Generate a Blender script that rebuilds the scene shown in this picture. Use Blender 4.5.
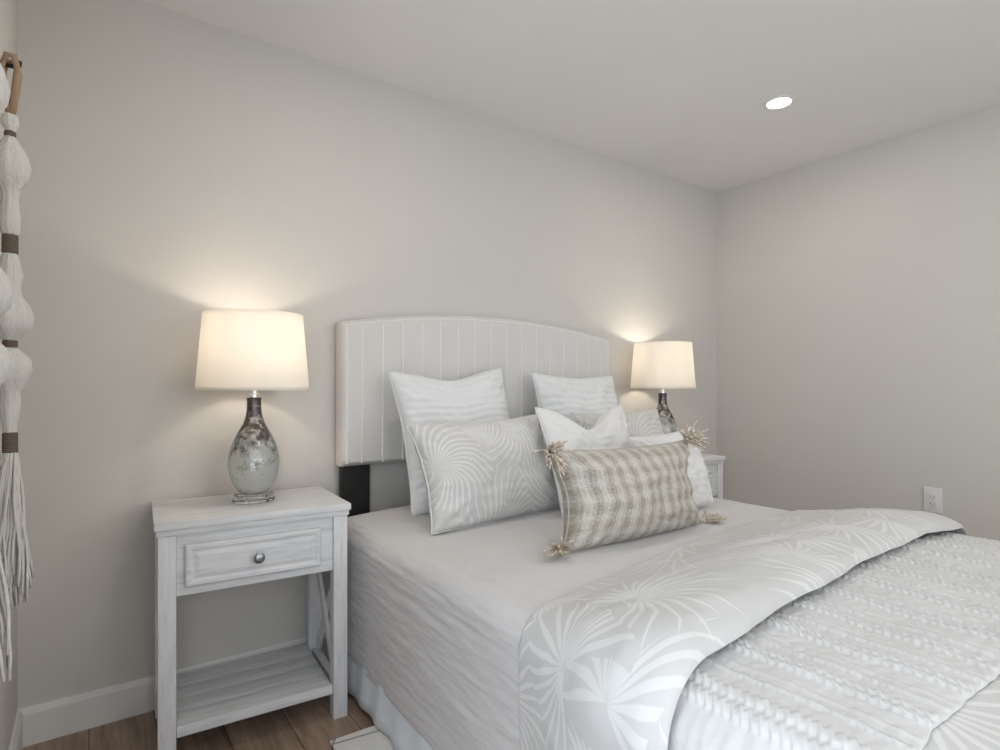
import bpy, bmesh, math, random
from mathutils import Vector, Matrix, noise
for o in list(bpy.data.objects): bpy.data.objects.remove(o)
S = bpy.context.scene; COL = S.collection
PI = math.pi
# ------------------------------------------------------------------ camera
CAMZ = 1.117
cam = bpy.data.cameras.new('camera'); cam.sensor_width = 36; cam.lens = 573/1000*36; cam.shift_y = 0.0115
cam.clip_start = 0.02
co = bpy.data.objects.new('camera', cam); COL.objects.link(co)
co.location = (0, 0, CAMZ); co.rotation_euler = (PI/2, 0, -math.radians(35.65)); S.camera = co
# ------------------------------------------------------------------ world, lights, exposure
S.view_settings.view_transform = 'Standard'; S.view_settings.look = 'None'
S.view_settings.gamma = 1; S.view_settings.use_curve_mapping = False
S.view_settings.exposure = 0.0
w = bpy.data.worlds.new('sky'); S.world = w; w.use_nodes = True
w.node_tree.nodes['Background'].inputs[0].default_value = (0.75, 0.86, 1.0, 1)
w.node_tree.nodes['Background'].inputs[1].default_value = 1.0
XL, XR, YB, YF, ZC = -0.18, 3.478, 2.315, -1.7, 2.44
def light(name, kind, loc, power, color, rot=(0,0,0), **k):
    l = bpy.data.lights.new(name, kind); l.energy = power; l.color = color
    for a, b in k.items(): setattr(l, a, b)
    o = bpy.data.objects.new(name, l); COL.objects.link(o); o.location = loc; o.rotation_euler = rot
    return o
# area light standing in for daylight, at an unseen window added behind the camera (opening 0.25..3.05, z 0.75..2.15)
light('unseen_window_light', 'AREA', (1.65, YF+0.03, 1.45), 22, (1.0, 0.985, 0.96), (PI/2, 0, 0), shape='RECTANGLE', size=2.7, size_y=1.3)
# area light at an unseen window added in the left wall to brighten the bed's side (y -0.95..0.65, z 0.12..2.08, a tall glazed panel)
light('unseen_window_light', 'AREA', (XL+0.02, -0.15, 1.10), 26, (0.83, 0.91, 1.0), (0, -PI/2, 0), shape='RECTANGLE', size=1.9, size_y=1.5)
CANS = [(2.607, 1.409), (0.75, 1.409), (2.607, -0.45), (0.75, -0.45)]
for x, y in CANS:
    light('downlight', 'AREA', (x, y, ZC-0.012), 3.6, (1.0, 0.94, 0.86), (0, 0, 0), shape='DISK', size=0.11)
LAMPS = [(0.462, 2.098), (2.664, 2.12)]
# ------------------------------------------------------------------ shader helpers
class NT:
    def __init__(s, name, rough=0.8, spec=0.3):
        s.m = bpy.data.materials.new(name); s.m.use_nodes = True
        s.t = s.m.node_tree; s.b = s.t.nodes['Principled BSDF']
        s.b.inputs['Roughness'].default_value = rough
        s.b.inputs['Specular IOR Level'].default_value = spec
    def n(s, typ, **k):
        x = s.t.nodes.new(typ)
        for a, b in k.items(): setattr(x, a, b)
        return x
    def put(s, sock, v):
        if isinstance(v, bpy.types.NodeSocket): s.t.links.new(v, sock)
        else: sock.default_value = v
    def math(s, op, a, b=None, c=None):
        x = s.n('ShaderNodeMath', operation=op)
        for i, v in enumerate((a, b, c)):
            if v is not None: s.put(x.inputs[i], v)
        return x.outputs[0]
    def vm(s, op, a, b=None, out=0):
        x = s.n('ShaderNodeVectorMath', operation=op); s.put(x.inputs[0], a)
        if b is not None: s.put(x.inputs[1], b)
        return x.outputs[out]
    def mix(s, f, a, b):
        x = s.n('ShaderNodeMix', data_type='RGBA'); s.put(x.inputs[0], f); s.put(x.inputs[6], a); s.put(x.inputs[7], b)
        return x.outputs[2]
    def ramp(s, f, stops):
        x = s.n('ShaderNodeValToRGB'); s.put(x.inputs[0], f)
        e = x.color_ramp.elements
        while len(e) < len(stops): e.new(0.5)
        for el, (p, c) in zip(e, stops): el.position = p; el.color = c if len(c) == 4 else (*c, 1)
        return x.outputs[0]
    def coord(s, which='Object', scale=None):
        o = s.n('ShaderNodeTexCoord').outputs[which]
        if scale: o = s.vm('MULTIPLY', o, scale)
        return o
    def noise(s, v, scale=5, detail=3, rough=0.5):
        x = s.n('ShaderNodeTexNoise'); s.put(x.inputs['Vector'], v); x.inputs['Scale'].default_value = scale
        x.inputs['Detail'].default_value = detail; x.inputs['Roughness'].default_value = rough
        return x.outputs[0]
    def bump(s, h, strength=0.3, dist=0.01):
        x = s.n('ShaderNodeBump'); s.put(x.inputs['Height'], h); x.inputs['Strength'].default_value = strength
        x.inputs['Distance'].default_value = dist; s.t.links.new(x.outputs[0], s.b.inputs['Normal'])
    def color(s, c):
        s.put(s.b.inputs['Base Color'], c if isinstance(c, bpy.types.NodeSocket) or len(c) == 4 else (*c, 1))
def paint(name, c, rough=0.7, var=0.02):
    t = NT(name, rough, 0.25)
    f = t.noise(t.coord('Object'), 3, 2)
    t.color(t.mix(f, tuple(x*(1-var) for x in c)+(1,), tuple(min(1, x*(1+var)) for x in c)+(1,)))
    t.bump(t.noise(t.coord('Object'), 180, 2), 0.06, 0.002)
    return t.m
M = {}
M['wall'] = paint('wall_paint', (0.61, 0.587, 0.552), 0.85)
M['ceiling'] = paint('ceiling_paint', (0.80, 0.79, 0.77), 0.9)
M['trim'] = paint('trim_paint', (0.72, 0.71, 0.69), 0.45)
# floor: wood-look planks running towards the headboard wall
t = NT('floor_planks', 0.42, 0.4); v = t.coord('Object')
br = t.n('ShaderNodeTexBrick'); br.offset = 0.37
mp = t.n('ShaderNodeMapping'); mp.inputs['Rotation'].default_value = (0, 0, PI/2); t.t.links.new(v, mp.inputs[0]); t.t.links.new(mp.outputs[0], br.inputs['Vector'])
br.inputs['Scale'].default_value = 1; br.inputs['Brick Width'].default_value = 1.22; br.inputs['Row Height'].default_value = 0.18
br.inputs['Mortar Size'].default_value = 0.0015; br.inputs['Color1'].default_value = (0.34, 0.25, 0.185, 1); br.inputs['Color2'].default_value = (0.25, 0.18, 0.135, 1)
br.inputs['Mortar'].default_value = (0.06, 0.04, 0.03, 1)
g = t.noise(t.vm('MULTIPLY', v, (16, 1.3, 1)), 2.2, 5, 0.65)
t.color(t.mix(t.ramp(g, [(0.3, (0, 0, 0)), (0.75, (1, 1, 1))]), t.vm('MULTIPLY', br.outputs[0], (0.55, 0.52, 0.5)), t.vm('MULTIPLY', br.outputs[0], (1.45, 1.42, 1.4))))
t.bump(g, 0.12, 0.003); M['floor'] = t.m
# whitewashed furniture wood
def wash(name, stretch):
    t = NT(name, 0.55, 0.3); v = t.coord('Object', stretch)
    f = t.noise(v, 6, 6, 0.62); f2 = t.noise(t.coord('Object'), 9, 3)
    c = t.ramp(f, [(0.28, (0.52, 0.53, 0.54)), (0.45, (0.64, 0.65, 0.66)), (0.62, (0.72, 0.725, 0.73)), (1, (0.75, 0.755, 0.755))])
    t.color(t.mix(t.math('MULTIPLY', f2, 0.35), c, (0.60, 0.60, 0.60, 1))); t.bump(f, 0.2, 0.003)
    return t.m
M['wash_x'] = wash('whitewashed_wood_across', (1.2, 14, 14)); M['wash_z'] = wash('whitewashed_wood_upright', (14, 14, 1.2))
M['wash_y'] = wash('whitewashed_wood_deep', (14, 1.2, 14))
t = NT('pewter', 0.3, 0.5); t.b.inputs['Metallic'].default_value = 1; t.color((0.36, 0.37, 0.38)); M['pewter'] = t.m
t = NT('black_wood', 0.45, 0.4); t.color(t.mix(t.noise(t.coord('Object'), 20), (0.008, 0.008, 0.009, 1), (0.018, 0.017, 0.017, 1))); M['black'] = t.m
t = NT('steel', 0.25, 0.5); t.b.inputs['Metallic'].default_value = 1; t.color((0.75, 0.74, 0.72)); M['steel'] = t.m
def weave(name, c1, c2, scale=700, strength=0.25, rough=0.9):
    t = NT(name, rough, 0.15); v = t.coord('UV')
    h = t.noise(v, scale/2.5, 2)
    f = t.noise(v, 9, 3)
    t.color(t.mix(f, (*c1, 1), (*c2, 1))); t.bump(h, strength, 0.001)
    if 'Sheen Weight' in t.b.inputs: t.b.inputs['Sheen Weight'].default_value = 0.15
    return t
M['linen'] = weave('headboard_linen', (0.63, 0.615, 0.59), (0.67, 0.655, 0.63)).m
M['piping'] = weave('piping_linen', (0.73, 0.72, 0.70), (0.77, 0.76, 0.74)).m
M['white_rib'] = weave('white_ribbed_cotton', (0.71, 0.72, 0.72), (0.75, 0.76, 0.76)).m
M['white_cotton'] = weave('white_cotton', (0.71, 0.705, 0.69), (0.75, 0.745, 0.73)).m
M['throw'] = weave('white_knit', (0.565, 0.56, 0.548), (0.61, 0.605, 0.592), 500).m
M['skirt'] = weave('bed_skirt_cotton', (0.70, 0.73, 0.76), (0.74, 0.77, 0.80)).m
M['mattress'] = weave('mattress_ticking', (0.7, 0.7, 0.7), (0.75, 0.75, 0.75)).m
# crinkled quilt
t = weave('crinkled_coverlet', (0.59, 0.575, 0.57), (0.63, 0.615, 0.61), 500)
v = t.coord('UV'); h = t.noise(t.vm('MULTIPLY', v, (10, 2.2, 1)), 7, 5, 0.6); h2 = t.noise(v, 55, 3)
t.bump(t.math('ADD', t.math('MULTIPLY', h, 1.0), t.math('MULTIPLY', h2, 0.25)), 0.35, 0.012); M['coverlet'] = t.m
# palm-leaf print; uv is in metres
def palm(name, ground, leaf, cell=0.27, R=0.24, N=26, lw=0.0058, seed=(0.0, 0.0, 0), curl=1.0):
    t = weave(name, ground, tuple(x*1.05 for x in ground), 600)
    base = t.b.inputs['Base Color'].links[0].from_socket
    uv = t.vm('ADD', t.coord('UV'), seed)
    wob = t.vm('MULTIPLY', t.vm('SUBTRACT', t.n('ShaderNodeTexNoise').outputs['Color'], (0.5, 0.5, 0.5)), (0.03, 0.03, 0))
    t.put(wob.node.inputs[0].links[0].from_node.inputs[0].links[0].from_node.inputs['Vector'], uv)
    wob.node.inputs[0].links[0].from_node.inputs[0].links[0].from_node.inputs['Scale'].default_value = 6
    uv2 = t.vm('ADD', uv, wob)
    masks = []
    for k, off in enumerate(((0, 0, 0), (cell*0.55, cell*0.43, 0))):
        p = t.vm('ADD', uv2, off)
        vo = t.n('ShaderNodeTexVoronoi', voronoi_dimensions='2D', feature='F1'); t.put(vo.inputs['Vector'], p)
        vo.inputs['Scale'].default_value = 1/(cell*1.25); vo.inputs['Randomness'].default_value = 0.75
        loc = t.vm('SUBTRACT', p, vo.outputs['Position'])
        sp = t.n('ShaderNodeSeparateXYZ'); t.put(sp.inputs[0], loc)
        r = t.vm('LENGTH', t.vm('MULTIPLY', loc, (1, 1, 0)), out=1)
        sc = t.n('ShaderNodeSeparateColor'); t.put(sc.inputs[0], vo.outputs['Color'])
        a = t.math('ARCTAN2', sp.outputs[1], sp.outputs[0])
        a = t.math('ADD', a, t.math('MULTIPLY', sc.outputs[0], 6.283))
        a = t.math('ADD', a, t.math('MULTIPLY', r, curl if k == 0 else -curl))
        a = t.math('WRAP', a, PI, -PI)
        q = t.math('MULTIPLY', a, N/(2*PI))
        idx = t.math('FLOOR', q)
        rnd = t.n('ShaderNodeTexWhiteNoise', noise_dimensions='1D'); t.put(rnd.inputs['W'], t.math('ADD', idx, t.math('MULTIPLY', sc.outputs[1], 50)))
        RR = t.math('MULTIPLY', t.math('ADD', t.math('MULTIPLY', rnd.outputs[0], 0.35), 0.75), R)
        fr = t.math('ABSOLUTE', t.math('SUBTRACT', t.math('FRACT', q), 0.5))
        d = t.math('MULTIPLY', t.math('MULTIPLY', fr, 2*PI/N), r)
        rel = t.math('MINIMUM', t.math('DIVIDE', r, RR), 1)
        hw = t.math('MULTIPLY', t.math('SINE', t.math('MULTIPLY', t.math('POWER', rel, 0.8), PI)), lw)
        m = t.math('SMOOTH_MIN', t.math('MULTIPLY', t.math('SUBTRACT', hw, d), 700), 1, 0.1)
        m = t.math('MAXIMUM', m, 0)
        fan = t.math('LESS_THAN', t.math('ABSOLUTE', a), 2.45 if k == 0 else 1.9)
        m = t.math('MULTIPLY', m, fan)
        if k == 0: free = t.math('MAXIMUM', t.math('GREATER_THAN', r, R*0.74), t.math('SUBTRACT', 1, fan))
        else: m = t.math('MULTIPLY', m, free)
        masks.append(m)
    mk = t.math('MAXIMUM', masks[0], t.math('MULTIPLY', masks[1], 0.85))
    mk = t.math('MINIMUM', mk, 1)
    t.color(t.mix(t.math('MULTIPLY', mk, 0.85), base, (*leaf, 1)))
    return t.m
M['palm_duvet'] = palm('palm_print_duvet', (0.53, 0.525, 0.512), (0.67, 0.665, 0.65))
M['palm_pillow'] = palm('palm_print_pillow', (0.56, 0.55, 0.53), (0.72, 0.71, 0.69), 0.27, 0.36, 34, 0.0050, (0.31, 0.12, 0), 4.5)
# plaid boucle
t = weave('plaid_boucle', (0.52, 0.49, 0.44), (0.60, 0.57, 0.52), 300, 0.5)
base = t.b.inputs['Base Color'].links[0].from_socket
uv = t.coord('UV'); nz = t.n('ShaderNodeTexNoise'); t.put(nz.inputs['Vector'], uv); nz.inputs['Scale'].default_value = 22; nz.inputs['Detail'].default_value = 4
uvn = t.vm('ADD', uv, t.vm('MULTIPLY', t.vm('SUBTRACT', nz.outputs['Color'], (0.5, 0.5, 0.5)), (0.004, 0.007, 0)))
sp = t.n('ShaderNodeSeparateXYZ'); t.put(sp.inputs[0], uvn)
a = t.math('SINE', t.math('MULTIPLY', sp.outputs[0], 2*PI/0.058)); b = t.math('SINE', t.math('MULTIPLY', sp.outputs[1], 2*PI/0.052))
a2 = t.math('SINE', t.math('MULTIPLY', sp.outputs[0], 2*PI/0.0145))
f = t.math('ADD', t.math('MULTIPLY', a, 0.30), 0.42)
f = t.math('ADD', f, t.math('MULTIPLY', b, 0.17)); f = t.math('ADD', f, t.math('MULTIPLY', a2, -0.13))
f = t.math('ADD', f, t.math('MULTIPLY', t.math('SUBTRACT', t.noise(uv, 130, 4, 0.75), 0.5), 2.2))
t.color(t.mix(t.ramp(f, [(0.0, (0, 0, 0)), (1.0, (1, 1, 1))]), base, (0.30, 0.265, 0.21, 1)))
t.bump(t.noise(uv, 170, 3), 0.6, 0.006); M['plaid'] = t.m
t = NT('jute', 0.85, 0.2); t.color(t.ramp(t.noise(t.coord('Object'), 90, 2), [(0.3, (0.36, 0.29, 0.22)), (0.7, (0.70, 0.62, 0.53))])); M['jute'] = t.m
t = NT('tan_cord', 0.8, 0.2); t.color(t.mix(t.noise(t.coord('Object', (1, 1, 6)), 60, 2), (0.30, 0.20, 0.12, 1), (0.44, 0.32, 0.21, 1))); M['tan'] = t.m
t = NT('brown_wrap', 0.8, 0.2)
wv = t.n('ShaderNodeTexWave', bands_direction='Z'); t.put(wv.inputs['Vector'], t.coord('Object')); wv.inputs['Scale'].default_value = 80
t.color(t.mix(wv.outputs['Fac'], (0.11, 0.085, 0.065, 1), (0.20, 0.16, 0.125, 1))); t.bump(wv.outputs['Fac'], 0.4, 0.003); M['wrap'] = t.m
t = NT('cream_yarn', 0.9, 0.15)
f = t.noise(t.coord('Object', (14, 14, 0.8)), 14, 4, 0.6)
t.color(t.mix(f, (0.66, 0.64, 0.60, 1), (0.82, 0.80, 0.76, 1))); t.bump(f, 0.8, 0.008); M['yarn'] = t.m
# lamp shade: white fabric that lets light through
t = NT('lamp_shade_fabric', 0.9, 0.1); t.color((0.86, 0.83, 0.78))
tr = t.n('ShaderNodeBsdfTranslucent'); tr.inputs[0].default_value = (0.92, 0.895, 0.85, 1)
mx = t.n('ShaderNodeMixShader'); mx.inputs[0].default_value = 0.46
t.t.links.new(t.b.outputs[0], mx.inputs[1]); t.t.links.new(tr.outputs[0], mx.inputs[2])
t.t.links.new(mx.outputs[0], t.t.nodes['Material Output'].inputs[0])
wv = t.n('ShaderNodeTexWave', bands_direction='Z'); t.put(wv.inputs['Vector'], t.coord('Object')); wv.inputs['Scale'].default_value = 150
t.bump(wv.outputs['Fac'], 0.05, 0.001); M['shade'] = t.m
# mercury glass: smoky mottled silver at the top fading to pale clear glass
t = NT('mercury_glass', 0.12, 0.6); v = t.coord('Object')
sp = t.n('ShaderNodeSeparateXYZ'); t.put(sp.inputs[0], v)
f = t.math('ADD', t.math('MULTIPLY', t.math('SUBTRACT', sp.outputs[2], 0.128), 6.5), t.math('MULTIPLY', t.math('SUBTRACT', t.noise(v, 30, 5, 0.7), 0.5), 4.2))
f = t.math('MINIMUM', t.math('MAXIMUM', f, 0), 1)
t.color(t.mix(f, (0.72, 0.73, 0.70, 1), (0.10, 0.09, 0.085, 1)))
t.put(t.b.inputs['Metallic'], t.math('MULTIPLY', f, 0.75)); t.put(t.b.inputs['Transmission Weight'], t.math('SUBTRACT', 0.6, t.math('MULTIPLY', f, 0.6)))
t.put(t.b.inputs['Roughness'], t.math('ADD', 0.12, t.math('MULTIPLY', t.noise(v, 40), 0.2)))
vo = t.n('ShaderNodeTexVoronoi', feature='DISTANCE_TO_EDGE'); t.put(vo.inputs['Vector'], v); vo.inputs['Scale'].default_value = 70
t.bump(vo.outputs[0], 0.35, 0.004); M['mercury'] = t.m
t = NT('crystal', 0.03, 0.5); t.color((0.95, 0.96, 0.96)); t.b.inputs['Transmission Weight'].default_value = 1; t.b.inputs['IOR'].default_value = 1.5; M['crystal'] = t.m
def emit(name, c, s):
    t = NT(name); t.color(c); t.b.inputs['Emission Color'].default_value = (*c, 1); t.b.inputs['Emission Strength'].default_value = s; return t.m
M['bulb'] = emit('bulb_glow', (1.0, 0.86, 0.66), 5); M['lens'] = emit('downlight_lens', (1.0, 0.97, 0.92), 9)
# rug: cream with thin charcoal lines
t = NT('rug_pile', 0.95, 0.1); v = t.coord('Object')
sp = t.n('ShaderNodeSeparateXYZ'); t.put(sp.inputs[0], t.vm('ADD', v, t.vm('MULTIPLY', t.vm('SUBTRACT', t.n('ShaderNodeTexNoise').outputs['Color'], (0.5, 0.5, 0.5)), (0.02, 0.02, 0))))
def lines(x, per, wd):
    fr = t.math('ABSOLUTE', t.math('SUBTRACT', t.math('FRACT', t.math('DIVIDE', x, per)), 0.5)); return t.math('LESS_THAN', fr, wd)
d1 = lines(t.math('ADD', t.math('ADD', t.math('MULTIPLY', sp.outputs[0], 0.1), sp.outputs[1]), 0.025), 0.19, 0.022)
d2 = lines(t.math('SUBTRACT', t.math('MULTIPLY', sp.outputs[0], 0.9), t.math('MULTIPLY', sp.outputs[1], 0.5)), 0.24, 0.018)
t.color(t.mix(t.math('MULTIPLY', t.math('MAXIMUM', d1, d2), 0.75), (0.76, 0.74, 0.71, 1), (0.24, 0.23, 0.22, 1)))
t.bump(t.noise(v, 260, 3), 0.6, 0.006); M['rug'] = t.m
M['plate'] = paint('outlet_plastic', (0.74, 0.73, 0.72), 0.35)
t = NT('slot_dark', 0.6); t.color((0.06, 0.06, 0.06)); M['slot'] = t.m
t = NT('window_glass', 0.0, 0.5); t.color((1, 1, 1)); t.b.inputs['Transmission Weight'].default_value = 1; t.b.inputs['IOR'].default_value = 1.02; M['glass'] = t.m
# ------------------------------------------------------------------ mesh helpers
def box(bm, x0, x1, y0, y1, z0, z1, bev=0.0, seg=2):
    vs = [bm.verts.new(p) for p in ((x0,y0,z0),(x1,y0,z0),(x1,y1,z0),(x0,y1,z0),(x0,y0,z1),(x1,y0,z1),(x1,y1,z1),(x0,y1,z1))]
    fs = [bm.faces.new([vs[i] for i in f]) for f in ((0,3,2,1),(4,5,6,7),(0,1,5,4),(1,2,6,5),(2,3,7,6),(3,0,4,7))]
    if bev:
        es = list({e for f in fs for e in f.edges})
        bmesh.ops.bevel(bm, geom=es, offset=bev, segments=seg, affect='EDGES', profile=0.6)
def bar(bm, p, q, wd, dp, up=(0,0,1)):
    p, q = Vector(p), Vector(q); d = (q-p).normalized(); s = d.cross(Vector(up)).normalized(); u = s.cross(d)
    vs = []
    for c in (p, q):
        for a, b in ((-1,-1),(1,-1),(1,1),(-1,1)): vs.append(bm.verts.new(c + s*a*wd/2 + u*b*dp/2))
    for f in ((0,1,2,3),(7,6,5,4),(0,4,5,1),(1,5,6,2),(2,6,7,3),(3,7,4,0)): bm.faces.new([vs[i] for i in f])
    bmesh.ops.recalc_face_normals(bm, faces=bm.faces)
def lathe(bm, prof, n=48, c=(0,0,0), close=True):
    rings = []
    for r, z in prof:
        if r < 1e-5: rings.append([bm.verts.new((c[0], c[1], c[2]+z))])
        else: rings.append([bm.verts.new((c[0]+r*math.cos(2*PI*k/n), c[1]+r*math.sin(2*PI*k/n), c[2]+z)) for k in range(n)])
    for A, B in zip(rings, rings[1:]):
        for k in range(n):
            k2 = (k+1) % n
            if len(A) == 1 and len(B) == 1: continue
            if len(A) == 1: bm.faces.new((A[0], B[k2], B[k]))
            elif len(B) == 1: bm.faces.new((A[k], A[k2], B[0]))
            else: bm.faces.new((A[k], A[k2], B[k2], B[k]))
    if close:
        for R in (rings[0], rings[-1]):
            if len(R) > 1: bm.faces.new(R)
    bmesh.ops.recalc_face_normals(bm, faces=bm.faces)
def tube(bm, pts, rad, n=8):
    pts = [Vector(p) for p in pts]; rings = []
    for i, p in enumerate(pts):
        d = (pts[min(i+1, len(pts)-1)] - pts[max(i-1, 0)]).normalized()
        a = d.cross(Vector((0.13, 0.27, 0.95))); 
        if a.length < 0.05: a = d.cross(Vector((1, 0, 0)))
        a.normalize(); b = d.cross(a); r = rad[i] if isinstance(rad, (list, tuple)) else rad
        rings.append([bm.verts.new(p + a*r*math.cos(2*PI*k/n) + b*r*math.sin(2*PI*k/n)) for k in range(n)])
    for A, B in zip(rings, rings[1:]):
        for k in range(n): bm.faces.new((A[k], A[(k+1)%n], B[(k+1)%n], B[k]))
    bm.faces.new(rings[0][::-1]); bm.faces.new(rings[-1])
def grid(bm, P, nu, nv, uvf=None):
    """P(i,j)->point; open sheet; returns vertex table"""
    V = [[bm.verts.new(P(i, j)) for j in range(nv)] for i in range(nu)]
    uvl = bm.loops.layers.uv.verify() if uvf else None
    for i in range(nu-1):
        for j in range(nv-1):
            f = bm.faces.new((V[i][j], V[i+1][j], V[i+1][j+1], V[i][j+1]))
            if uvf:
                for l, (a, b) in zip(f.loops, ((i,j),(i+1,j),(i+1,j+1),(i,j+1))): l[uvl].uv = uvf(a, b)
    return V
def obj(name, bm, mat, parent=None, smooth=False, loc=None):
    me = bpy.data.meshes.new(name); bm.to_mesh(me); bm.free(); me.materials.append(M[mat] if isinstance(mat, str) else mat)
    o = bpy.data.objects.new(name, me); COL.objects.link(o)
    if smooth:
        for p in me.polygons: p.use_smooth = True
        if smooth != 'all':
            try: me.set_sharp_from_angle(angle=math.radians(40))
            except Exception: pass
    if parent: o.parent = parent
    if loc: o.location = loc
    return o
def tag(o, label=None, cat=None, group=None, kind=None):
    for k, v in (('label', label), ('category', cat), ('group', group), ('kind', kind)):
        if v: o[k] = v
    return o
def thing(name, loc, label, cat, group=None, rot=(0,0,0)):
    o = bpy.data.objects.new(name, None); COL.objects.link(o); o.location = loc; o.rotation_euler = rot; o.empty_display_size = 0.1
    return tag(o, label, cat, group)
def copy_tree(o, parent=None):
    c = o.copy(); COL.objects.link(c); c.parent = parent
    for ch in list(o.children): copy_tree(ch, c)
    return c
N3 = lambda x, y, z=0: noise.noise(Vector((x, y, z)))
B = bmesh.new
# ------------------------------------------------------------------ room
def struct(name, bm, mat, parent=None):
    o = obj(name, bm, mat, parent)
    if not parent: o['kind'] = 'structure'
    return o
T = 0.12
bm = B(); box(bm, XL-T, XR+T, YF-T, YB+T, -0.1, 0); struct('floor', bm, 'floor')
bm = B(); box(bm, XL-T, XR+T, YF-T, YB+T, ZC, ZC+0.1); struct('ceiling', bm, 'ceiling')
bm = B(); box(bm, XL-T, XR+T, YB, YB+T, 0, ZC); struct('wall_back', bm, 'wall')
GY0, GY1, GZ0, GZ1 = -0.95, 0.65, 0.12, 2.08
bm = B(); box(bm, XL-T, XL, YF, GY0, 0, ZC); box(bm, XL-T, XL, GY1, YB, 0, ZC); box(bm, XL-T, XL, GY0, GY1, 0, GZ0); box(bm, XL-T, XL, GY0, GY1, GZ1, ZC)
struct('wall_left', bm, 'wall')
bm = B()
for a in ((GY0, GY0+.05, GZ0, GZ1), (GY1-.05, GY1, GZ0, GZ1), (GY0+.05, GY1-.05, GZ0, GZ0+.05), (GY0+.05, GY1-.05, GZ1-.05, GZ1)): box(bm, XL-.09, XL-.04, *a)
wg = struct('unseen_window_2', bm, 'trim')  # unseen window, added and made tall to throw low light on the bed
bm = B(); box(bm, XL-.068, XL-.062, GY0+.05, GY1-.05, GZ0+.05, GZ1-.05); obj('pane', bm, 'glass', wg)
bm = B(); box(bm, XR, XR+T, YF, YB, 0, ZC); struct('wall_right', bm, 'wall')
bm = B(); WX0, WX1, WZ0, WZ1 = 0.25, 3.05, 0.75, 2.15
box(bm, XL-T, WX0, YF-T, YF, 0, ZC); box(bm, WX1, XR+T, YF-T, YF, 0, ZC); box(bm, WX0, WX1, YF-T, YF, 0, WZ0); box(bm, WX0, WX1, YF-T, YF, WZ1, ZC)
struct('wall_front', bm, 'wall')
bm = B()
for a in ((WX0, WX0+.05, WZ0, WZ1), (WX1-.05, WX1, WZ0, WZ1), (WX0+.05, WX1-.05, WZ0, WZ0+.05), (WX0+.05, WX1-.05, WZ1-.05, WZ1), (1.62, 1.68, WZ0+.05, WZ1-.05)):
    box(bm, a[0], a[1], YF-.09, YF-.04, a[2], a[3])
wf = struct('unseen_window_1', bm, 'trim')  # unseen window, put in as the daylight source behind the camera
bm = B(); box(bm, WX0+.05, 1.62, YF-.068, YF-.062, WZ0+.05, WZ1-.05); obj('pane', bm, 'glass', wf)
bm = B(); box(bm, 1.68, WX1-.05, YF-.068, YF-.062, WZ0+.05, WZ1-.05); obj('pane', bm, 'glass', wf)
def baseboard(name, axis, at, a, b, side):
    prof = [(0, 0), (0.014, 0), (0.014, 0.098), (0.009, 0.112), (0.007, 0.118), (0, 0.118)]
    bm = B(); rings = []
    for p in (a, b):
        rings.append([bm.verts.new((p, at+side*d, z) if axis == 'x' else (at+side*d, p, z)) for d, z in prof])
    n = len(prof)
    for k in range(n): bm.faces.new((rings[0][k], rings[0][(k+1)%n], rings[1][(k+1)%n], rings[1][k]))
    bm.faces.new(rings[0]); bm.faces.new(rings[1]); bmesh.ops.recalc_face_normals(bm, faces=bm.faces)
    struct(name, bm, 'trim')
baseboard('baseboard_back', 'x', YB, XL, XR, -1)
baseboard('baseboard_left', 'y', XL, YF, YB-.014, 1)
baseboard('baseboard_right', 'y', XR, YF, YB-.014, -1)
# ------------------------------------------------------------------ downlights
CL = ['round recessed ceiling light glowing above the far side of the bed', 'round recessed ceiling light above the near nightstand side of the bed',
      'round recessed ceiling light near the unseen window, far side', 'round recessed ceiling light near the unseen window, near side']
for (x, y), lb in zip(CANS, CL):
    d = thing('recessed_ceiling_light', (x, y, ZC), lb, 'ceiling light', 'recessed ceiling lights')
    bm = B(); lathe(bm, [(0.052, -0.001), (0.053, -0.007), (0.060, -0.006), (0.067, -0.002), (0.068, 0.0), (0.052, 0.0)], 48, close=False); obj('trim_ring', bm, 'trim', d, True)
    bm = B(); lathe(bm, [(0.0, -0.0045), (0.052, -0.0035), (0.052, -0.001), (0, -0.001)], 40, close=False); obj('lens', bm, 'lens', d, True)
# ------------------------------------------------------------------ wall outlet
ot = thing('wall_outlet', (XR, 1.08, 0.542), 'white electrical outlet plate on the right wall above the bed corner', 'outlet')
bm = B(); box(bm, -0.007, 0, -0.04, 0.04, -0.062, 0.062, 0.003); obj('face_plate', bm, 'plate', ot, True)
bm = B(); box(bm, -0.010, -0.0072, -0.018, 0.018, -0.036, 0.036, 0.001); rc = obj('receptacle', bm, 'plate', ot, True)
for z in (-0.018, 0.018):
    bm = B()
    for y in (-0.007, 0.007): box(bm, -0.0108, -0.0101, y-0.001, y+0.001, z-0.004, z+0.005)
    box(bm, -0.0108, -0.0101, -0.002, 0.002, z-0.011, z-0.007)
    obj('socket', bm, 'slot', rc)
# ------------------------------------------------------------------ rug
bm = B(); box(bm, -0.95, 0.95, -1.25, 0, 0, 0.012, 0.004)
rug = obj('rug', bm, 'rug', loc=(1.56, 1.738, 0.0005)); rug.rotation_euler = (0, 0, math.radians(-1.5))
tag(rug, 'cream area rug with thin dark lines on the floor under the bed', 'rug')
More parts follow.
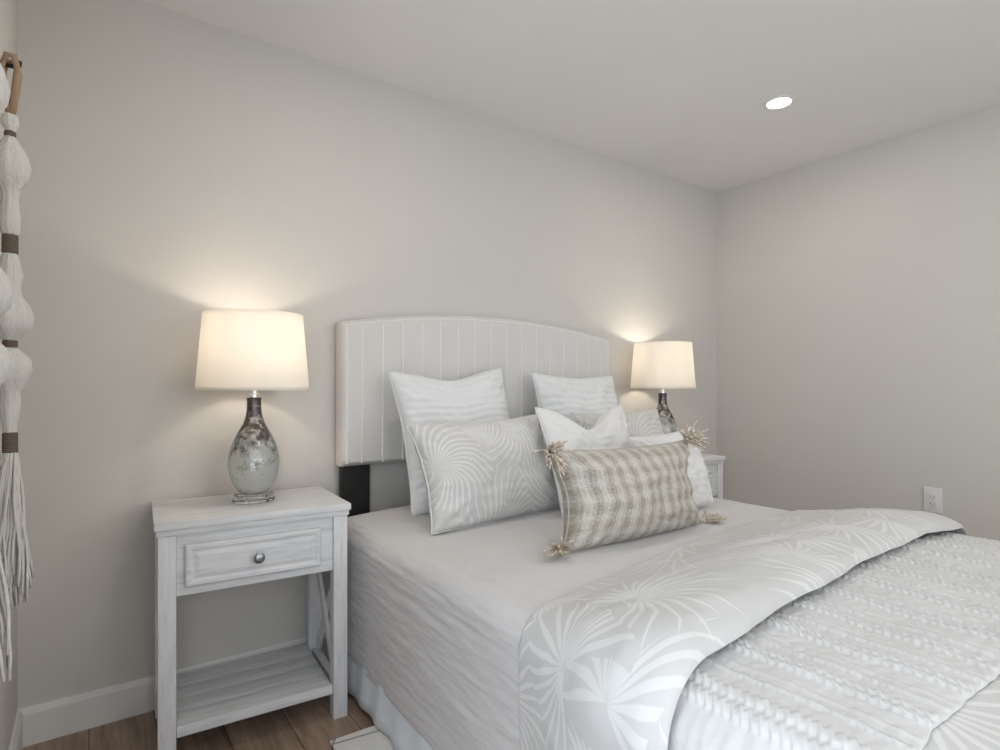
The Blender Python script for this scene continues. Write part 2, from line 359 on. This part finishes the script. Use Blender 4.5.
# ------------------------------------------------------------------ nightstands
def nightstand(loc, label):
    t = thing('nightstand', loc, label, 'nightstand', 'whitewashed nightstands beside the bed', (0, 0, math.radians(-3.5)))
    # local frame: x -0.29..0.29, front y=-0.2, back y=0.2
    bm = B(); box(bm, -0.286, 0.286, -0.20, 0.20, 0.700, 0.722, 0.003); box(bm, -0.281, 0.281, -0.194, 0.196, 0.682, 0.6995, 0.003)
    obj('top', bm, 'wash_x', t, True)
    for sx in (-1, 1):
        for sy in (-1, 1):
            bm = B(); x = sx*0.253; y = sy*0.160 + (0.0 if sy > 0 else -0.006)
            box(bm, x-0.0235, x+0.0235, y-0.0235, y+0.0235, 0, 0.6815, 0.003); obj('leg', bm, 'wash_z', t, True)
    # front apron: frame around the drawer
    bm = B()
    box(bm, -0.229, 0.229, -0.180, -0.160, 0.640, 0.6815, 0.001); box(bm, -0.229, 0.229, -0.180, -0.160, 0.500, 0.536, 0.001)
    box(bm, -0.229, -0.193, -0.180, -0.160, 0.5362, 0.6398, 0.001); box(bm, 0.173, 0.229, -0.180, -0.160, 0.5362, 0.6398, 0.001)
    obj('apron', bm, 'wash_x', t, True)
    bm = B(); box(bm, -0.229, 0.229, 0.15, 0.17, 0.50, 0.6815, 0.001); obj('back_panel', bm, 'wash_x', t, True)
    for sx in (-1, 1):
        bm = B(); x = sx*0.255; box(bm, x-0.008, x+0.008, -0.142, 0.136, 0.50, 0.6815, 0.001); obj('side_panel', bm, 'wash_y', t, True)
        bm = B(); z0, z1 = 0.118, 0.498
        y0, y1 = -0.141, 0.135
        for (pa, pb, dx) in (((y0, z0), (y1, z1), -0.0061), ((y0, z1), (y1, z0), 0.0061)):
            d = Vector((0, pb[0]-pa[0], pb[1]-pa[1])); u = d.normalized(); nrm = Vector((0, -u.z, u.y))*0.016
            vs = []
            for xx in (x+dx-0.006, x+dx+0.006):
                for p, s_ in ((pa, -1), (pb, -1), (pb, 1), (pa, 1)): vs.append(bm.verts.new(Vector((xx, p[0], p[1])) + nrm*s_))
            for f in ((0,1,2,3),(7,6,5,4),(0,4,5,1),(1,5,6,2),(2,6,7,3),(3,7,4,0)): bm.faces.new([vs[i] for i in f])
        bmesh.ops.recalc_face_normals(bm, faces=bm.faces)
        obj('cross_brace', bm, 'wash_y', t)
    bm = B()
    for k in range(4):
        y = -0.168 + k*0.086; box(bm, -0.2285, 0.2285, y+0.001, y+0.085, 0.088, 0.112, 0.002)
    box(bm, -0.2285, 0.2285, -0.181, -0.1685, 0.084, 0.116, 0.002); box(bm, -0.2285, 0.2285, 0.1765, 0.184, 0.084, 0.112, 0.002)
    for sx in (-1, 1): box(bm, sx*0.253-0.012, sx*0.253+0.012, -0.142, 0.136, 0.084, 0.113, 0.002)
    obj('shelf', bm, 'wash_x', t, True)
    # drawer with a bevelled raised face
    bm = B(); X0, X1, Z0, Z1 = -0.207, 0.187, 0.526, 0.650
    rings = []
    for ins, y in ((0, -0.1808), (0, -0.192), (0.004, -0.196), (0.013, -0.196), (0.020, -0.1925), (0.024, -0.1925), (0.036, -0.1965)):
        rings.append([bm.verts.new(p) for p in ((X0+ins, y, Z0+ins), (X1-ins, y, Z0+ins), (X1-ins, y, Z1-ins), (X0+ins, y, Z1-ins))])
    for A, C in zip(rings, rings[1:]):
        for k in range(4): bm.faces.new((A[k], A[(k+1)%4], C[(k+1)%4], C[k]))
    bm.faces.new(rings[-1]); bm.faces.new(rings[0][::-1]); bmesh.ops.recalc_face_normals(bm, faces=bm.faces)
    box(bm, X0+0.016, X1-0.016, -0.1805, 0.13, Z0+0.012, Z1-0.012)
    dr = obj('drawer', bm, 'wash_x', t)
    bm = B(); prof = [(0, 0), (0.010, 0.0), (0.008, 0.006), (0.007, 0.012), (0.012, 0.017), (0.0165, 0.021), (0.0165, 0.025), (0.012, 0.029), (0, 0.031)]
    lathe(bm, prof, 28); bmesh.ops.rotate(bm, verts=bm.verts, matrix=Matrix.Rotation(PI/2, 3, 'X'))
    bmesh.ops.translate(bm, verts=bm.verts, vec=(-0.008, -0.1965, 0.588)); kb = obj('knob', bm, 'pewter', dr, True); kb['label'] = 'round pewter drawer knob'
    return t
ns1 = nightstand((0.448, 2.086, 0), 'whitewashed nightstand with one drawer and lower shelf, fully visible left of the bed')
ns2 = copy_tree(ns1); ns2.location = (2.657, 2.100, 0); ns2.rotation_euler = (0, 0, 0)
ns2['label'] = 'whitewashed nightstand mostly hidden behind the pillows on the far side of the bed'
# ------------------------------------------------------------------ lamps
def lamp(x, y, label):
    t = thing('table_lamp', (x, y, 0.7225), label, 'lamp', 'mercury glass table lamps')
    bm = B(); lathe(bm, [(0.0, 0), (0.062, 0), (0.0685, 0.005), (0.0685, 0.011), (0.060, 0.015), (0.050, 0.0155), (0.050, 0.019), (0.060, 0.0205), (0.066, 0.024), (0.066, 0.027), (0.055, 0.031), (0, 0.031)], 12); obj('base', bm, 'crystal', t, False)
    pts = [(0.0, 0.0315), (0.040, 0.0315), (0.046, 0.034), (0.058, 0.048), (0.071, 0.072), (0.080, 0.102), (0.083, 0.130), (0.081, 0.158), (0.074, 0.188), (0.062, 0.218), (0.048, 0.244), (0.035, 0.268), (0.027, 0.290), (0.0235, 0.312), (0.023, 0.345), (0.0245, 0.356), (0, 0.357)]
    # smooth the profile
    cur = pts[1:-1]
    for _ in range(2):
        nx = [cur[0]]
        for a, b in zip(cur, cur[1:]): nx += [(0.75*a[0]+0.25*b[0], 0.75*a[1]+0.25*b[1]), (0.25*a[0]+0.75*b[0], 0.25*a[1]+0.75*b[1])]
        cur = nx + [cur[-1]]
    bm = B(); lathe(bm, [pts[0]] + cur + [pts[-1]], 56); obj('glass_body', bm, 'mercury', t, 'all')
    bm = B(); lathe(bm, [(0, 0.3575), (0.016, 0.3575), (0.016, 0.366), (0.012, 0.370), (0.012, 0.385), (0.017, 0.389), (0.017, 0.425), (0.012, 0.43), (0, 0.43)], 28); obj('socket', bm, 'steel', t, True)
    zb, zt, rb, rt = 0.383, 0.634, 0.181, 0.160
    bm = B()
    for h in (-1, 1): tube(bm, [(h*0.012, 0, 0.40), (h*0.045, 0, 0.44), (h*0.055, 0, 0.52), (h*0.04, 0, 0.59), (h*0.003, 0, 0.632)], 0.0018)
    obj('harp', bm, 'steel', t, True)
    bm = B(); lathe(bm, [(0, 0.432), (0.014, 0.434), (0.016, 0.45), (0.028, 0.475), (0.031, 0.495), (0.026, 0.515), (0.013, 0.528), (0, 0.531)], 24); obj('bulb', bm, 'bulb', t, True)
    bm = B(); lathe(bm, [(rb, zb), (rt, zt), (rt-0.0012, zt), (rb-0.0012, zb), (rb, zb)], 72, close=False)
    sh = obj('lamp_shade', bm, 'shade', t, True)
    for z, r in ((zb, rb), (zt, rt)):
        bm = B(); lathe(bm, [(r+0.001, z-0.001), (r+0.001-0.0004, z+0.008), (r-0.0025, z+0.008), (r-0.0025, z-0.001), (r+0.001, z-0.001)], 72, close=False)
        obj('rim', bm, 'shade', sh, True)
    bm = B()
    for k in range(3):
        a = k*2*PI/3+0.4; tube(bm, [(0.004*math.cos(a), 0.004*math.sin(a), 0.634), ((rt-0.002)*math.cos(a), (rt-0.002)*math.sin(a), zt-0.004)], 0.0014)
    obj('spider', bm, 'steel', sh, True)
    bm = B(); lathe(bm, [(0, 0.633), (0.010, 0.634), (0.006, 0.640), (0.006, 0.643), (0.014, 0.646), (0.017, 0.651), (0.013, 0.656), (0, 0.658)], 20); obj('finial', bm, 'steel', t, True)
    return t
lp1 = lamp(*LAMPS[0], 'mercury glass table lamp with white drum shade on the left nightstand')
lp2 = copy_tree(lp1); lp2.location = (*LAMPS[1], 0.7225); lp2['label'] = 'mercury glass table lamp with glowing shade on the far nightstand, behind the pillows'
LP = 2.5
for lp in (lp1, lp2):
    light('lamp_bulb_light', 'POINT', (lp.location.x, lp.location.y, 0.7225+0.535+0.02), LP, (1.0, 0.88, 0.74), shadow_soft_size=0.02)
# ------------------------------------------------------------------ bed
CX = 1.565; HW = 0.80; RR = 0.07; ZT = 0.632; YH, YFT = 2.19, 0.13
L1 = HW-RR; LA = RR*PI/2
def prof(s, off=0.0):
    """point of the bed's cross-section at arc length s from the middle, lifted by off"""
    sg = -1 if s < 0 else 1; a = abs(s)
    if a < L1: return (CX+s, ZT - 0.02*(a/L1)**2.5 + off)
    if a < L1+LA:
        th = (a-L1)/RR; return (CX+sg*(L1+(RR+off)*math.sin(th)), ZT-0.02-RR+(RR+off)*math.cos(th))
    d = a-L1-LA; return (CX+sg*(HW+off-0.01*d), ZT-0.02-RR-d)
bed = thing('bed', (1.586, 2.2, 0), 'queen bed with cream channel-tufted arched headboard on black legs', 'bed')
def hb_top(x):   # x local, half width .785
    a = min(1, abs(x)/HBW); return 1.378 + 0.067*(1-a**2.2)
HBW = 0.765; HB0 = 0.795
bm = B(); nu, nv = 181, 40
def hb_front(i, j):
    x = -HBW + 2*HBW*i/(nu-1); v = j/(nv-1); z = HB0 + (hb_top(x)-HB0)*v
    e = min(1, min((HBW-abs(x))/0.03, (z-HB0)/0.03+0.0, (hb_top(x)-z)/0.03)); e = max(0, e)
    rnd = 0.022*(1-math.sqrt(max(0, 1-(1-e)**2)))
    ch = 0
    
    return (x, 0.022 + rnd + ch*e, z)
V = grid(bm, hb_front, nu, nv, lambda i, j: (i*2*HBW/(nu-1), j*0.6/(nv-1)))
# back face and rim
V2 = [[None]*nv for _ in range(nu)]
edge = [(i, 0) for i in range(nu)] + [(nu-1, j) for j in range(1, nv)] + [(i, nv-1) for i in range(nu-2, -1, -1)] + [(0, j) for j in range(nv-2, 0, -1)]
bk = [bm.verts.new((V[i][j].co.x, 0.098, V[i][j].co.z)) for i, j in edge]
n = len(edge)
for k in range(n):
    a, b = edge[k], edge[(k+1)%n]; bm.faces.new((V[a[0]][a[1]], bk[k], bk[(k+1)%n], V[b[0]][b[1]]))
bm.faces.new(bk); bmesh.ops.recalc_face_normals(bm, faces=bm.faces)
hb = obj('headboard', bm, 'linen', bed, True); hb['label'] = 'cream upholstered headboard with vertical channels'
xs = [-0.684 + 0.0912*k for k in range(16)]
for x in xs:
    bm = B(); tube(bm, [(x, 0.0215, HB0+0.012 + (hb_top(x)-0.03-HB0-0.012)*k/8) for k in range(9)], 0.0045, 8); obj('piping', bm, 'piping', hb, True)
bm = B(); pts = [(-HBW+0.02, 0.026, HB0+0.01+(hb_top(-HBW)-0.03-HB0)*k/6) for k in range(7)] + [(-HBW+0.02+(2*HBW-0.044)*k/40, 0.026, hb_top(-HBW+0.02+(2*HBW-0.044)*k/40)-0.018) for k in range(41)] + [(HBW-0.022, 0.026, hb_top(HBW)-0.02-(hb_top(-HBW)-0.03-HB0)*k/6) for k in range(7)]
tube(bm, pts, 0.004, 8); obj('border_piping', bm, 'piping', hb, True)
for sx in (-1, 1):
    bm = B(); box(bm, sx*0.695-0.06, sx*0.695+0.06, 0.055, 0.090, 0.002, 0.86, 0.002); l = obj('headboard_leg', bm, 'black', bed); l['label'] = 'flat black headboard leg'
bm = B(); box(bm, -0.775, 0.733, -2.045, -0.03, 0.355, 0.600, 0.05, 4); obj('mattress', bm, 'mattress', bed, True)
bm = B(); box(bm, -0.765, 0.725, -2.04, -0.03, 0.17, 0.352, 0.02, 3); obj('box_spring', bm, 'mattress', bed, True)
for sx in (-1, 1):
    bm = B(); box(bm, sx*0.74-0.015, sx*0.74+0.015, -2.03, 0.054, 0.13, 0.168, 0.002); obj('side_rail', bm, 'black', bed)
for sx in (-1, 1):
    for y in (-1.95, -0.35):
        bm = B(); box(bm, sx*0.70-0.02, sx*0.70+0.02, y-0.02, y+0.02, 0.014, 0.1295, 0.002); obj('leg', bm, 'black', bed)
# bed skirt: pleated, around both sides and the foot
bm = B(); path = []
ya, yb = 2.17, 0.17; hx = 0.775
for k in range(161): path.append((CX-hx, ya+(yb-ya)*k/160, -1, 0))
for k in range(1, 121): path.append((CX-hx+2*hx*k/120, yb, 0, -1))
for k in range(1, 161): path.append((CX+hx, yb+(ya-yb)*k/160, 1, 0))
def skirt(i, j):
    x, y, nx, ny = path[i]; v = j/9.0; L = i*0.0131
    w_ = 0.0045*math.sin(L*2*PI/0.15+math.sin(L*3.1)*1.5) + 0.005*N3(L*5, 3)
    o_ = (0.008 + w_)*(v) + 0.022*v
    return (x+nx*o_, y+ny*o_, 0.31 - 0.292*v)
grid(bm, skirt, len(path), 10, lambda i, j: (i*0.013, j*0.03))
sk = obj('bed_skirt', bm, 'skirt', smooth='all'); md = sk.modifiers.new('thickness', 'SOLIDIFY'); md.thickness = 0.002; md.offset = -1
tag(sk, 'pale pleated bed skirt hanging to the floor under the coverlet', 'bed skirt')
# coverlet
SM = L1+LA+0.41
nu, nv = 421, 261
def cov_off(s, y):
    a = abs(s); side = max(0, min(1, (a-L1+0.02)/0.12))
    o = 0.0015*N3(s*9, y*3, 1)
    wr = 0.006*N3(s*11, y*2.0, 7)+0.0045*N3(s*42, y*5, 2)+0.0030*N3(s*85, y*12, 5)
    o += side*(wr+0.004) + (1-side)*0.0012*N3(s*30, y*5, 8)
    o += side*0.006*math.sin(y*5.3+1)*max(0, (a-L1-LA)/0.4)
    return o
def cov(i, j):
    s = -SM + 2*SM*i/(nu-1); y = YFT + (YH-YFT)*j/(nv-1)
    x, z = prof(s, cov_off(s, y)); d = YH - y
    rh = 0.05
    if d < rh:
        q = 1-d/rh; z -= 0.03*(1-math.sqrt(max(0, 1-q*q)))
        if abs(s) > L1: x -= math.copysign(0.02*(1-math.sqrt(max(0, 1-q*q))), s)
    return (x, y, max(z, 0.125))
bm = B(); grid(bm, cov, nu, nv, lambda i, j: (-SM+2*SM*i/(nu-1), (YH-YFT)*j/(nv-1)))
cv = obj('coverlet', bm, 'coverlet', smooth='all'); md = cv.modifiers.new('thickness', 'SOLIDIFY'); md.thickness = 0.006; md.offset = -1
tag(cv, 'beige crinkled quilted coverlet spread over the bed under the pillows', 'coverlet')
# duvet: body over the foot of the bed and the thick band folded back over the throw
def body_off(s, y):
    k = max(0, min(1, (s-0.35)/0.45)); k = k*k*(3-2*k)
    return max(0.0135, 0.034 - 0.020*k + (0.010*N3(s*3.1, y*4.2, 4) + 0.004*N3(s*9, y*9, 6))*(1-0.6*k))
YE = 0.66
SD = L1+LA+0.36
def sheet(bm, srange, yrange, offt, offb, nu, nv):
    s0, s1 = srange
    def P(off):
        def f(i, j):
            s = s0+(s1-s0)*i/(nu-1); y0, y1 = yrange(s); v = j/(nv-1); y = y0+(y1-y0)*v
            x, z = prof(s, off(s, y, v)); 
            return (x, y, z)
        return f
    uvf = lambda i, j: (s0+(s1-s0)*i/(nu-1), yrange(s0+(s1-s0)*i/(nu-1))[0] + (yrange(0)[1]-yrange(0)[0])*j/(nv-1))
    A = grid(bm, P(offt), nu, nv, uvf); C = grid(bm, P(offb), nu, nv, uvf)
    edge = [(i, 0) for i in range(nu)] + [(nu-1, j) for j in range(1, nv)] + [(i, nv-1) for i in range(nu-2, -1, -1)] + [(0, j) for j in range(nv-2, 0, -1)]
    n = len(edge)
    for k in range(n):
        a, b = edge[k], edge[(k+1)%n]; bm.faces.new((A[a[0]][a[1]], C[a[0]][a[1]], C[b[0]][b[1]], A[b[0]][b[1]]))
def edge_round(v, w_, y0, y1):
    L = (y1-y0); d = min(v, 1-v)*L
    return math.sqrt(max(0, 1-(1-min(1, d/w_))**2))
def by(s):
    x = CX + max(-HW-0.02, min(HW, s))
    y0 = 0.571 + 0.075*(max(0, x-0.95)/1.44)**0.8 + 0.010*N3(s*4, 1.7)
    if s < -L1: y0 += -0.02*min(1, (-s-L1)/0.1) 
    y1 = 0.985 + 0.118*(x-0.76) + 0.010*N3(s*3, 8.1)
    return (y0, y1)
bm = B()
sheet(bm, (-SD, SD), lambda s: (YFT-0.02, by(s)[0]+0.055), lambda s, y, v: 0.012+(body_off(s, y)-0.012)*edge_round(v, 0.05, YFT, 0.66), lambda s, y, v: 0.0095, 241, 60)
def throw_top(s, y): return body_off(s, y) + 0.013
def base_off(s, y):
    k = max(0, min(1, (by(s)[0]+0.12-y)/0.06)); k = k*k*(3-2*k)
    return 0.010 + (throw_top(s, y)+0.016-0.010)*k
def band_top(s, y, v):
    a = abs(s); H = 0.098 + 0.012*N3(s*2.2, 2.2)
    if s > L1-0.3: H *= 1-0.38*min(1, (s-L1+0.3)/0.45)
    if s < -L1: H *= 1-0.20*min(1, (-s-L1)/0.15)
    b0 = throw_top(s, by(s)[0]) + 0.017; w_ = 0.2
    if v < w_: o = b0 + (H-b0)*math.sqrt(max(0, 1-(1-v/w_)**2)); e = v/w_
    else:
        q = (v-w_)/(1-w_); o = 0.016 + (H-0.016)*(0.5+0.5*math.cos(PI*q))**0.8*(1) ; e = math.sqrt(max(0, 1-q**6))
        if q > 0.95: o = 0.010 + (o-0.010)*math.sqrt(max(0, 1-((q-0.95)/0.05)**2))
    o += (0.010*N3(s*4.5, y*6, 3)+0.006*N3(s*9+y*7, y*10, 9)+0.003*N3(s*24, y*18, 11))*min(1, v*8)*min(1, (1-v)*3)
    return max(o, 0.0102)
sheet(bm, (-SD-0.03, SD), by, band_top, lambda s, y, v: base_off(s, y), 321, 80)
bmesh.ops.recalc_face_normals(bm, faces=bm.faces)
dv = obj('duvet', bm, 'palm_duvet', smooth='all')
tag(dv, 'puffy grey duvet with white palm leaf print, folded back across the bed', 'duvet')
# throw blanket: rows of braided knit running along the bed
def braid(s, y):
    P = 0.128; ph = (s+0.02) % P; h = 0.0
    for c, r, amp, f, sw in ((0.018, 0.0050, 0.0068, 0.030, 0.0042), (0.036, 0.0050, 0.0068, 0.030, 0.0042), (0.074, 0.0040, 0.0042, 0.022, 0.0025), (0.101, 0.0036, 0.0022, 0.022, 0.0016)):
        p = 2*PI*y/f + c*90
        for sg in (-1, 1):
            d = (ph-c-sg*sw*math.sin(p))/r
            if abs(d) < 1: h = max(h, amp*math.sqrt(1-d*d)*(0.80+0.20*sg*math.cos(p)))
    return h
ST = L1+LA+0.30
def thr(s, y, v):
    e = edge_round(v, 0.01, 0.26, 0.66)
    return body_off(s, y) + 0.004 + e*(0.003 + braid(s+0.004*N3(y*8, s*2), y) + 0.004*N3(s*10, y*10, 5) + 0.0022*N3(s*60, y*60, 5))
bm = B()
sheet(bm, (-ST, ST), lambda s: (0.276+0.010*N3(s*7, 4.4)+0.003*N3(s*40, 4.4), by(s)[0]+0.035), thr, lambda s, y, v: body_off(s, y)+0.0025, 760, 150)
bmesh.ops.recalc_face_normals(bm, faces=bm.faces)
th = obj('throw_blanket', bm, 'throw', smooth='all')
tag(th, 'white chunky knit throw blanket with braided rows laid across the foot of the bed', 'blanket')
# ------------------------------------------------------------------ pillows
def pillow(name, loc, rot, w_, h_, t_, mat, label, ribs=0, chop=0.0, seed=1, ear=0.06, group='pillows on the bed', cat='pillow', sag=0.0, earx=None):
    earx = ear if earx is None else earx
    t = thing(name, loc, label, cat, group, rot)
    bm = B(); nu, nv = 97, 97
    def base(i, j):
        u = -1+2*i/(nu-1); v = -1+2*j/(nv-1)
        x = w_/2*u*(1-earx*(1-v*v)); z = h_/2*v*(1-(ear if v > 0 else -0.015)*(1-u*u)*min(1, abs(v)*2))
        if chop and v > -1:
            z -= chop*max(0, (v+0.2)/1.2)**1.3*math.exp(-(u/0.45)**2)*h_/2
        z += 0.004*N3(u*2+seed, v*2, 1); x += 0.004*N3(u*2, v*2+seed, 5)
        return u, v, x, z
    def side(sg):
        def f(i, j):
            u, v, x, z = base(i, j)
            p = max(0, (1-abs(u)**2.3))**0.46 * max(0, (1-abs(v)**2.3))**0.46
            y = t_/2*p
            y *= 1+0.25*(-v)*sag
            e = (1-u*u)*(1-v*v)
            # seam puckers and soft wrinkles
            y += 0.015*N3(u*2.4+seed*3, v*2.4, sg)*min(1, e*5)+0.007*N3(u*5+seed, v*7+u*2, sg*2)*min(1, e*6)
            ang = math.atan2(v, u); cr = max(0, abs(u*v)-0.25)
            y += 0.030*cr*N3(ang*9+seed, (u*u+v*v)*0.8, 3)*min(1, e*12)
            if chop: y -= 0.018*math.exp(-(u/0.22)**2)*max(0, v)*min(1, e*6)
            if ribs: y += 0.0070*(abs(math.sin(PI*ribs*(v+1)/2+1.2*N3(u*1.5, v*3, seed)))**0.6-0.6)*min(1, e*7)
            return (x, sg*y, z + h_/2)
        return f
    uvf = lambda i, j: (w_*i/(nu-1)+seed*0.37, h_*j/(nv-1)+seed*0.21)
    A = grid(bm, side(-1), nu, nv, uvf); C = grid(bm, side(1), nu, nv, uvf)
    bmesh.ops.remove_doubles(bm, verts=bm.verts, dist=0.0002)
    bmesh.ops.recalc_face_normals(bm, faces=bm.faces)
    obj('cushion', bm, mat, t, 'all')
    # piped seam
    bm = B(); ed = [(i, 0) for i in range(0, nu, 4)] + [(nu-1, j) for j in range(4, nv, 4)] + [(i, nv-1) for i in range(nu-5, -1, -4)] + [(0, j) for j in range(nv-5, -1, -4)]
    pts = []
    for i, j in ed:
        u, v, x, z = base(i, j); pts.append((x, 0, z+h_/2))
    tube(bm, pts, 0.0028, 6); obj('seam_piping', bm, mat, t, 'all')
    return t
D = math.radians
z0 = ZT-0.002
def zb(x, d=0): return prof(x-CX)[1] + 0.004 + d
pillow('pillow', (1.282, 1.975, zb(1.275)), (D(-15), D(-2.5), D(2)), 0.57, 0.575, 0.17, 'white_rib', 'white ribbed square pillow leaning on the headboard at the left, behind the palm print pillow', ribs=17, chop=0.10, seed=1, ear=0.08)
pillow('pillow', (1.965, 1.975, zb(1.99)), (D(-15), D(1), D(-2)), 0.53, 0.565, 0.15, 'white_rib', 'white ribbed square pillow leaning on the headboard at the right, near the far lamp', ribs=17, chop=0.02, seed=2.7, ear=0.06)
pillow('pillow', (1.24, 1.70, zb(1.195)), (D(-24), D(-1), D(4)), 0.635, 0.395, 0.21, 'palm_pillow', 'grey palm leaf print pillow at the front left of the pillow pile', seed=3.3, ear=0.10)
pillow('pillow', (2.03, 1.745, zb(2.0)), (D(-22), D(0), D(-4)), 0.55, 0.40, 0.13, 'palm_pillow', 'grey palm leaf print pillow mostly hidden behind the white pillows on the far side', seed=5.1, ear=0.07)
pillow('pillow', (1.655, 1.57, zb(1.6)-0.008), (D(-22), D(0), D(0)), 0.49, 0.44, 0.13, 'white_cotton', 'white square pillow with a dented top in the middle, just behind the plaid pillow', chop=0.40, seed=4.2, ear=0.08)
pillow('pillow', (1.89, 1.405, zb(1.9)), (D(-16), D(-4), D(-3)), 0.38, 0.315, 0.13, 'white_cotton', 'small white pillow showing at the right of the plaid pillow', seed=6.4, ear=0.09)
lum = pillow('lumbar_pillow', (1.440, 1.245, zb(1.445)-0.006), (D(-13), D(0.3), D(-1)), 0.65, 0.30, 0.22, 'plaid', 'taupe and cream plaid lumbar pillow with jute tassels at its corners', seed=7.7, ear=0.09, earx=0.17)
rng = random.Random(4)
def tassel(cx, cz, dirx, dirz, lie):
    bm = B(); root = Vector((cx, 0, cz)); main = Vector((dirx, lie, dirz)).normalized()
    kn = root + main*0.008
    lathe(bm, [(0, -0.012), (0.008, -0.010), (0.012, -0.003), (0.012, 0.004), (0.007, 0.010), (0, 0.012)], 12, kn)
    for k in range(44):
        d = (main + Vector((rng.uniform(-.75, .75), rng.uniform(-.55, .55), rng.uniform(-.75, .75)))).normalized()
        L = rng.uniform(0.050, 0.080); bend = Vector((rng.uniform(-.5, .5), rng.uniform(-.4, .4), rng.uniform(-.9, .1)))
        pts = [kn + d*L*q + bend*L*0.55*q*q for q in (0, .25, .5, .75, 1)]
        for q in range(5):
            if pts[q].z < 0.004: pts[q].z = 0.004 + rng.uniform(0, 0.006)
        tube(bm, pts, [0.0034, 0.0044, 0.0042, 0.0038, 0.0024], 5)
    o = obj('tassel', bm, 'jute', lum, 'all'); return o
tassel(-0.325, 0.294, -0.25, -0.15, -0.8); tassel(0.325, 0.294, -0.15, 0.25, -0.5)
tassel(-0.325, 0.012, -0.8, -0.1, -0.6); tassel(0.325, 0.012, 1.0, -0.05, -0.5)
# ------------------------------------------------------------------ macrame wall hanging on the left wall
mc = thing('macrame_wall_hanging', (-0.141, 1.65, 1.822), 'cream yarn wall hanging of knotted tassels with brown bands on the left wall', 'wall hanging')
def strand(y, dz, seed, long):
    sc = 1/449.0; Z = lambda py: (386.5-py)*sc + CAMZ - 1.83 + dz
    bm = B(); tube(bm, [(-0.038, y, 0.0), (0.010, y, 0.0), (0.015, y, 0.004), (0.016, y, 0.014)], 0.0050, 12); tube(bm, [(-0.0385, y, 0), (-0.035, y, 0)], 0.014, 16); obj('hook', bm, 'black', mc, True)
    bm = B()
    for sgn in (-1, 1):
        pts = [(0.002, y+sgn*0.004, Z(117)), (0.008, y+sgn*0.012, Z(95)), (0.014, y+sgn*0.016, Z(72)), (0.008, y+sgn*0.017, 0.016), (-0.004, y+sgn*0.017, 0.016), (-0.013, y+sgn*0.015, -0.01), (-0.008, y+sgn*0.010, Z(95)), (0.0, y+sgn*0.003, Z(117))]
        tube(bm, pts, 0.0065, 8)
    obj('cord_loop', bm, 'tan', mc, 'all')
    pro = [(112, .004), (116, .016), (124, .019), (131, .009), (136, .009), (142, .018), (155, .036), (167, .043), (178, .038), (188, .022), (196, .017), (215, .022), (230, .020), (234, .013), (251, .013), (256, .017), (272, .025), (285, .020), (293, .022), (303, .038), (314, .046), (326, .042), (335, .020), (338, .012), (344, .012), (348, .022), (356, .040), (366, .044), (378, .036), (388, .020), (400, .022), (410, .019), (425, .014), (430, .012), (447, .012)]
    bm = B(); n = 40; rings = []
    for py, r in pro:
        r *= 0.85
        rings.append([bm.verts.new(((r*(1+0.06*math.sin(7*a+seed+py*.02)+0.04*math.sin(15*a)))*math.cos(a), y+(r*(1+0.06*math.sin(7*a+seed)))*math.sin(a), Z(py))) for a in [2*PI*k/n for k in range(n)]])
    for A, C in zip(rings, rings[1:]):
        for k in range(n): bm.faces.new((A[k], A[(k+1)%n], C[(k+1)%n], C[k]))
    bm.faces.new(rings[0]); bm.faces.new(rings[-1]); bmesh.ops.recalc_face_normals(bm, faces=bm.faces)
    obj('knotted_yarn', bm, 'yarn', mc, 'all')
    for a, b, r in ((131, 137, .0105), (233, 252, .0145), (337, 345, .0135), (428, 449, .0138)):
        bm = B(); lathe(bm, [(r-.003, Z(a)), (r, Z(a+1)), (r, Z(b-1)), (r-.003, Z(b))], 24, (0, y, 0)); o = obj('wrapped_band', bm, 'wrap', mc, True)
    bm = B(); rg = random.Random(seed)
    for k in range(150):
        a = rg.uniform(0, 2*PI); r0 = 0.010*math.sqrt(rg.random()); r1 = r0+rg.uniform(0.005, 0.034)*rg.random()+0.004; L = Z(448) - Z(590+long+rg.uniform(-25, 12))
        ph = rg.uniform(0, 6)
        pts = []
        for q in range(9):
            f = q/8; rr_ = r0+(r1-r0)*f**0.7
            pts.append((rr_*math.cos(a)+0.003*math.sin(f*9+ph), y+rr_*math.sin(a)*1.1+0.003*math.cos(f*8+ph), Z(448)-L*f))
        tube(bm, pts, 0.0029, 5)
    obj('fringe', bm, 'yarn', mc, 'all')
strand(0.0, 0.0, 1, 0)
strand(-0.43, 0.0, 2, 0)
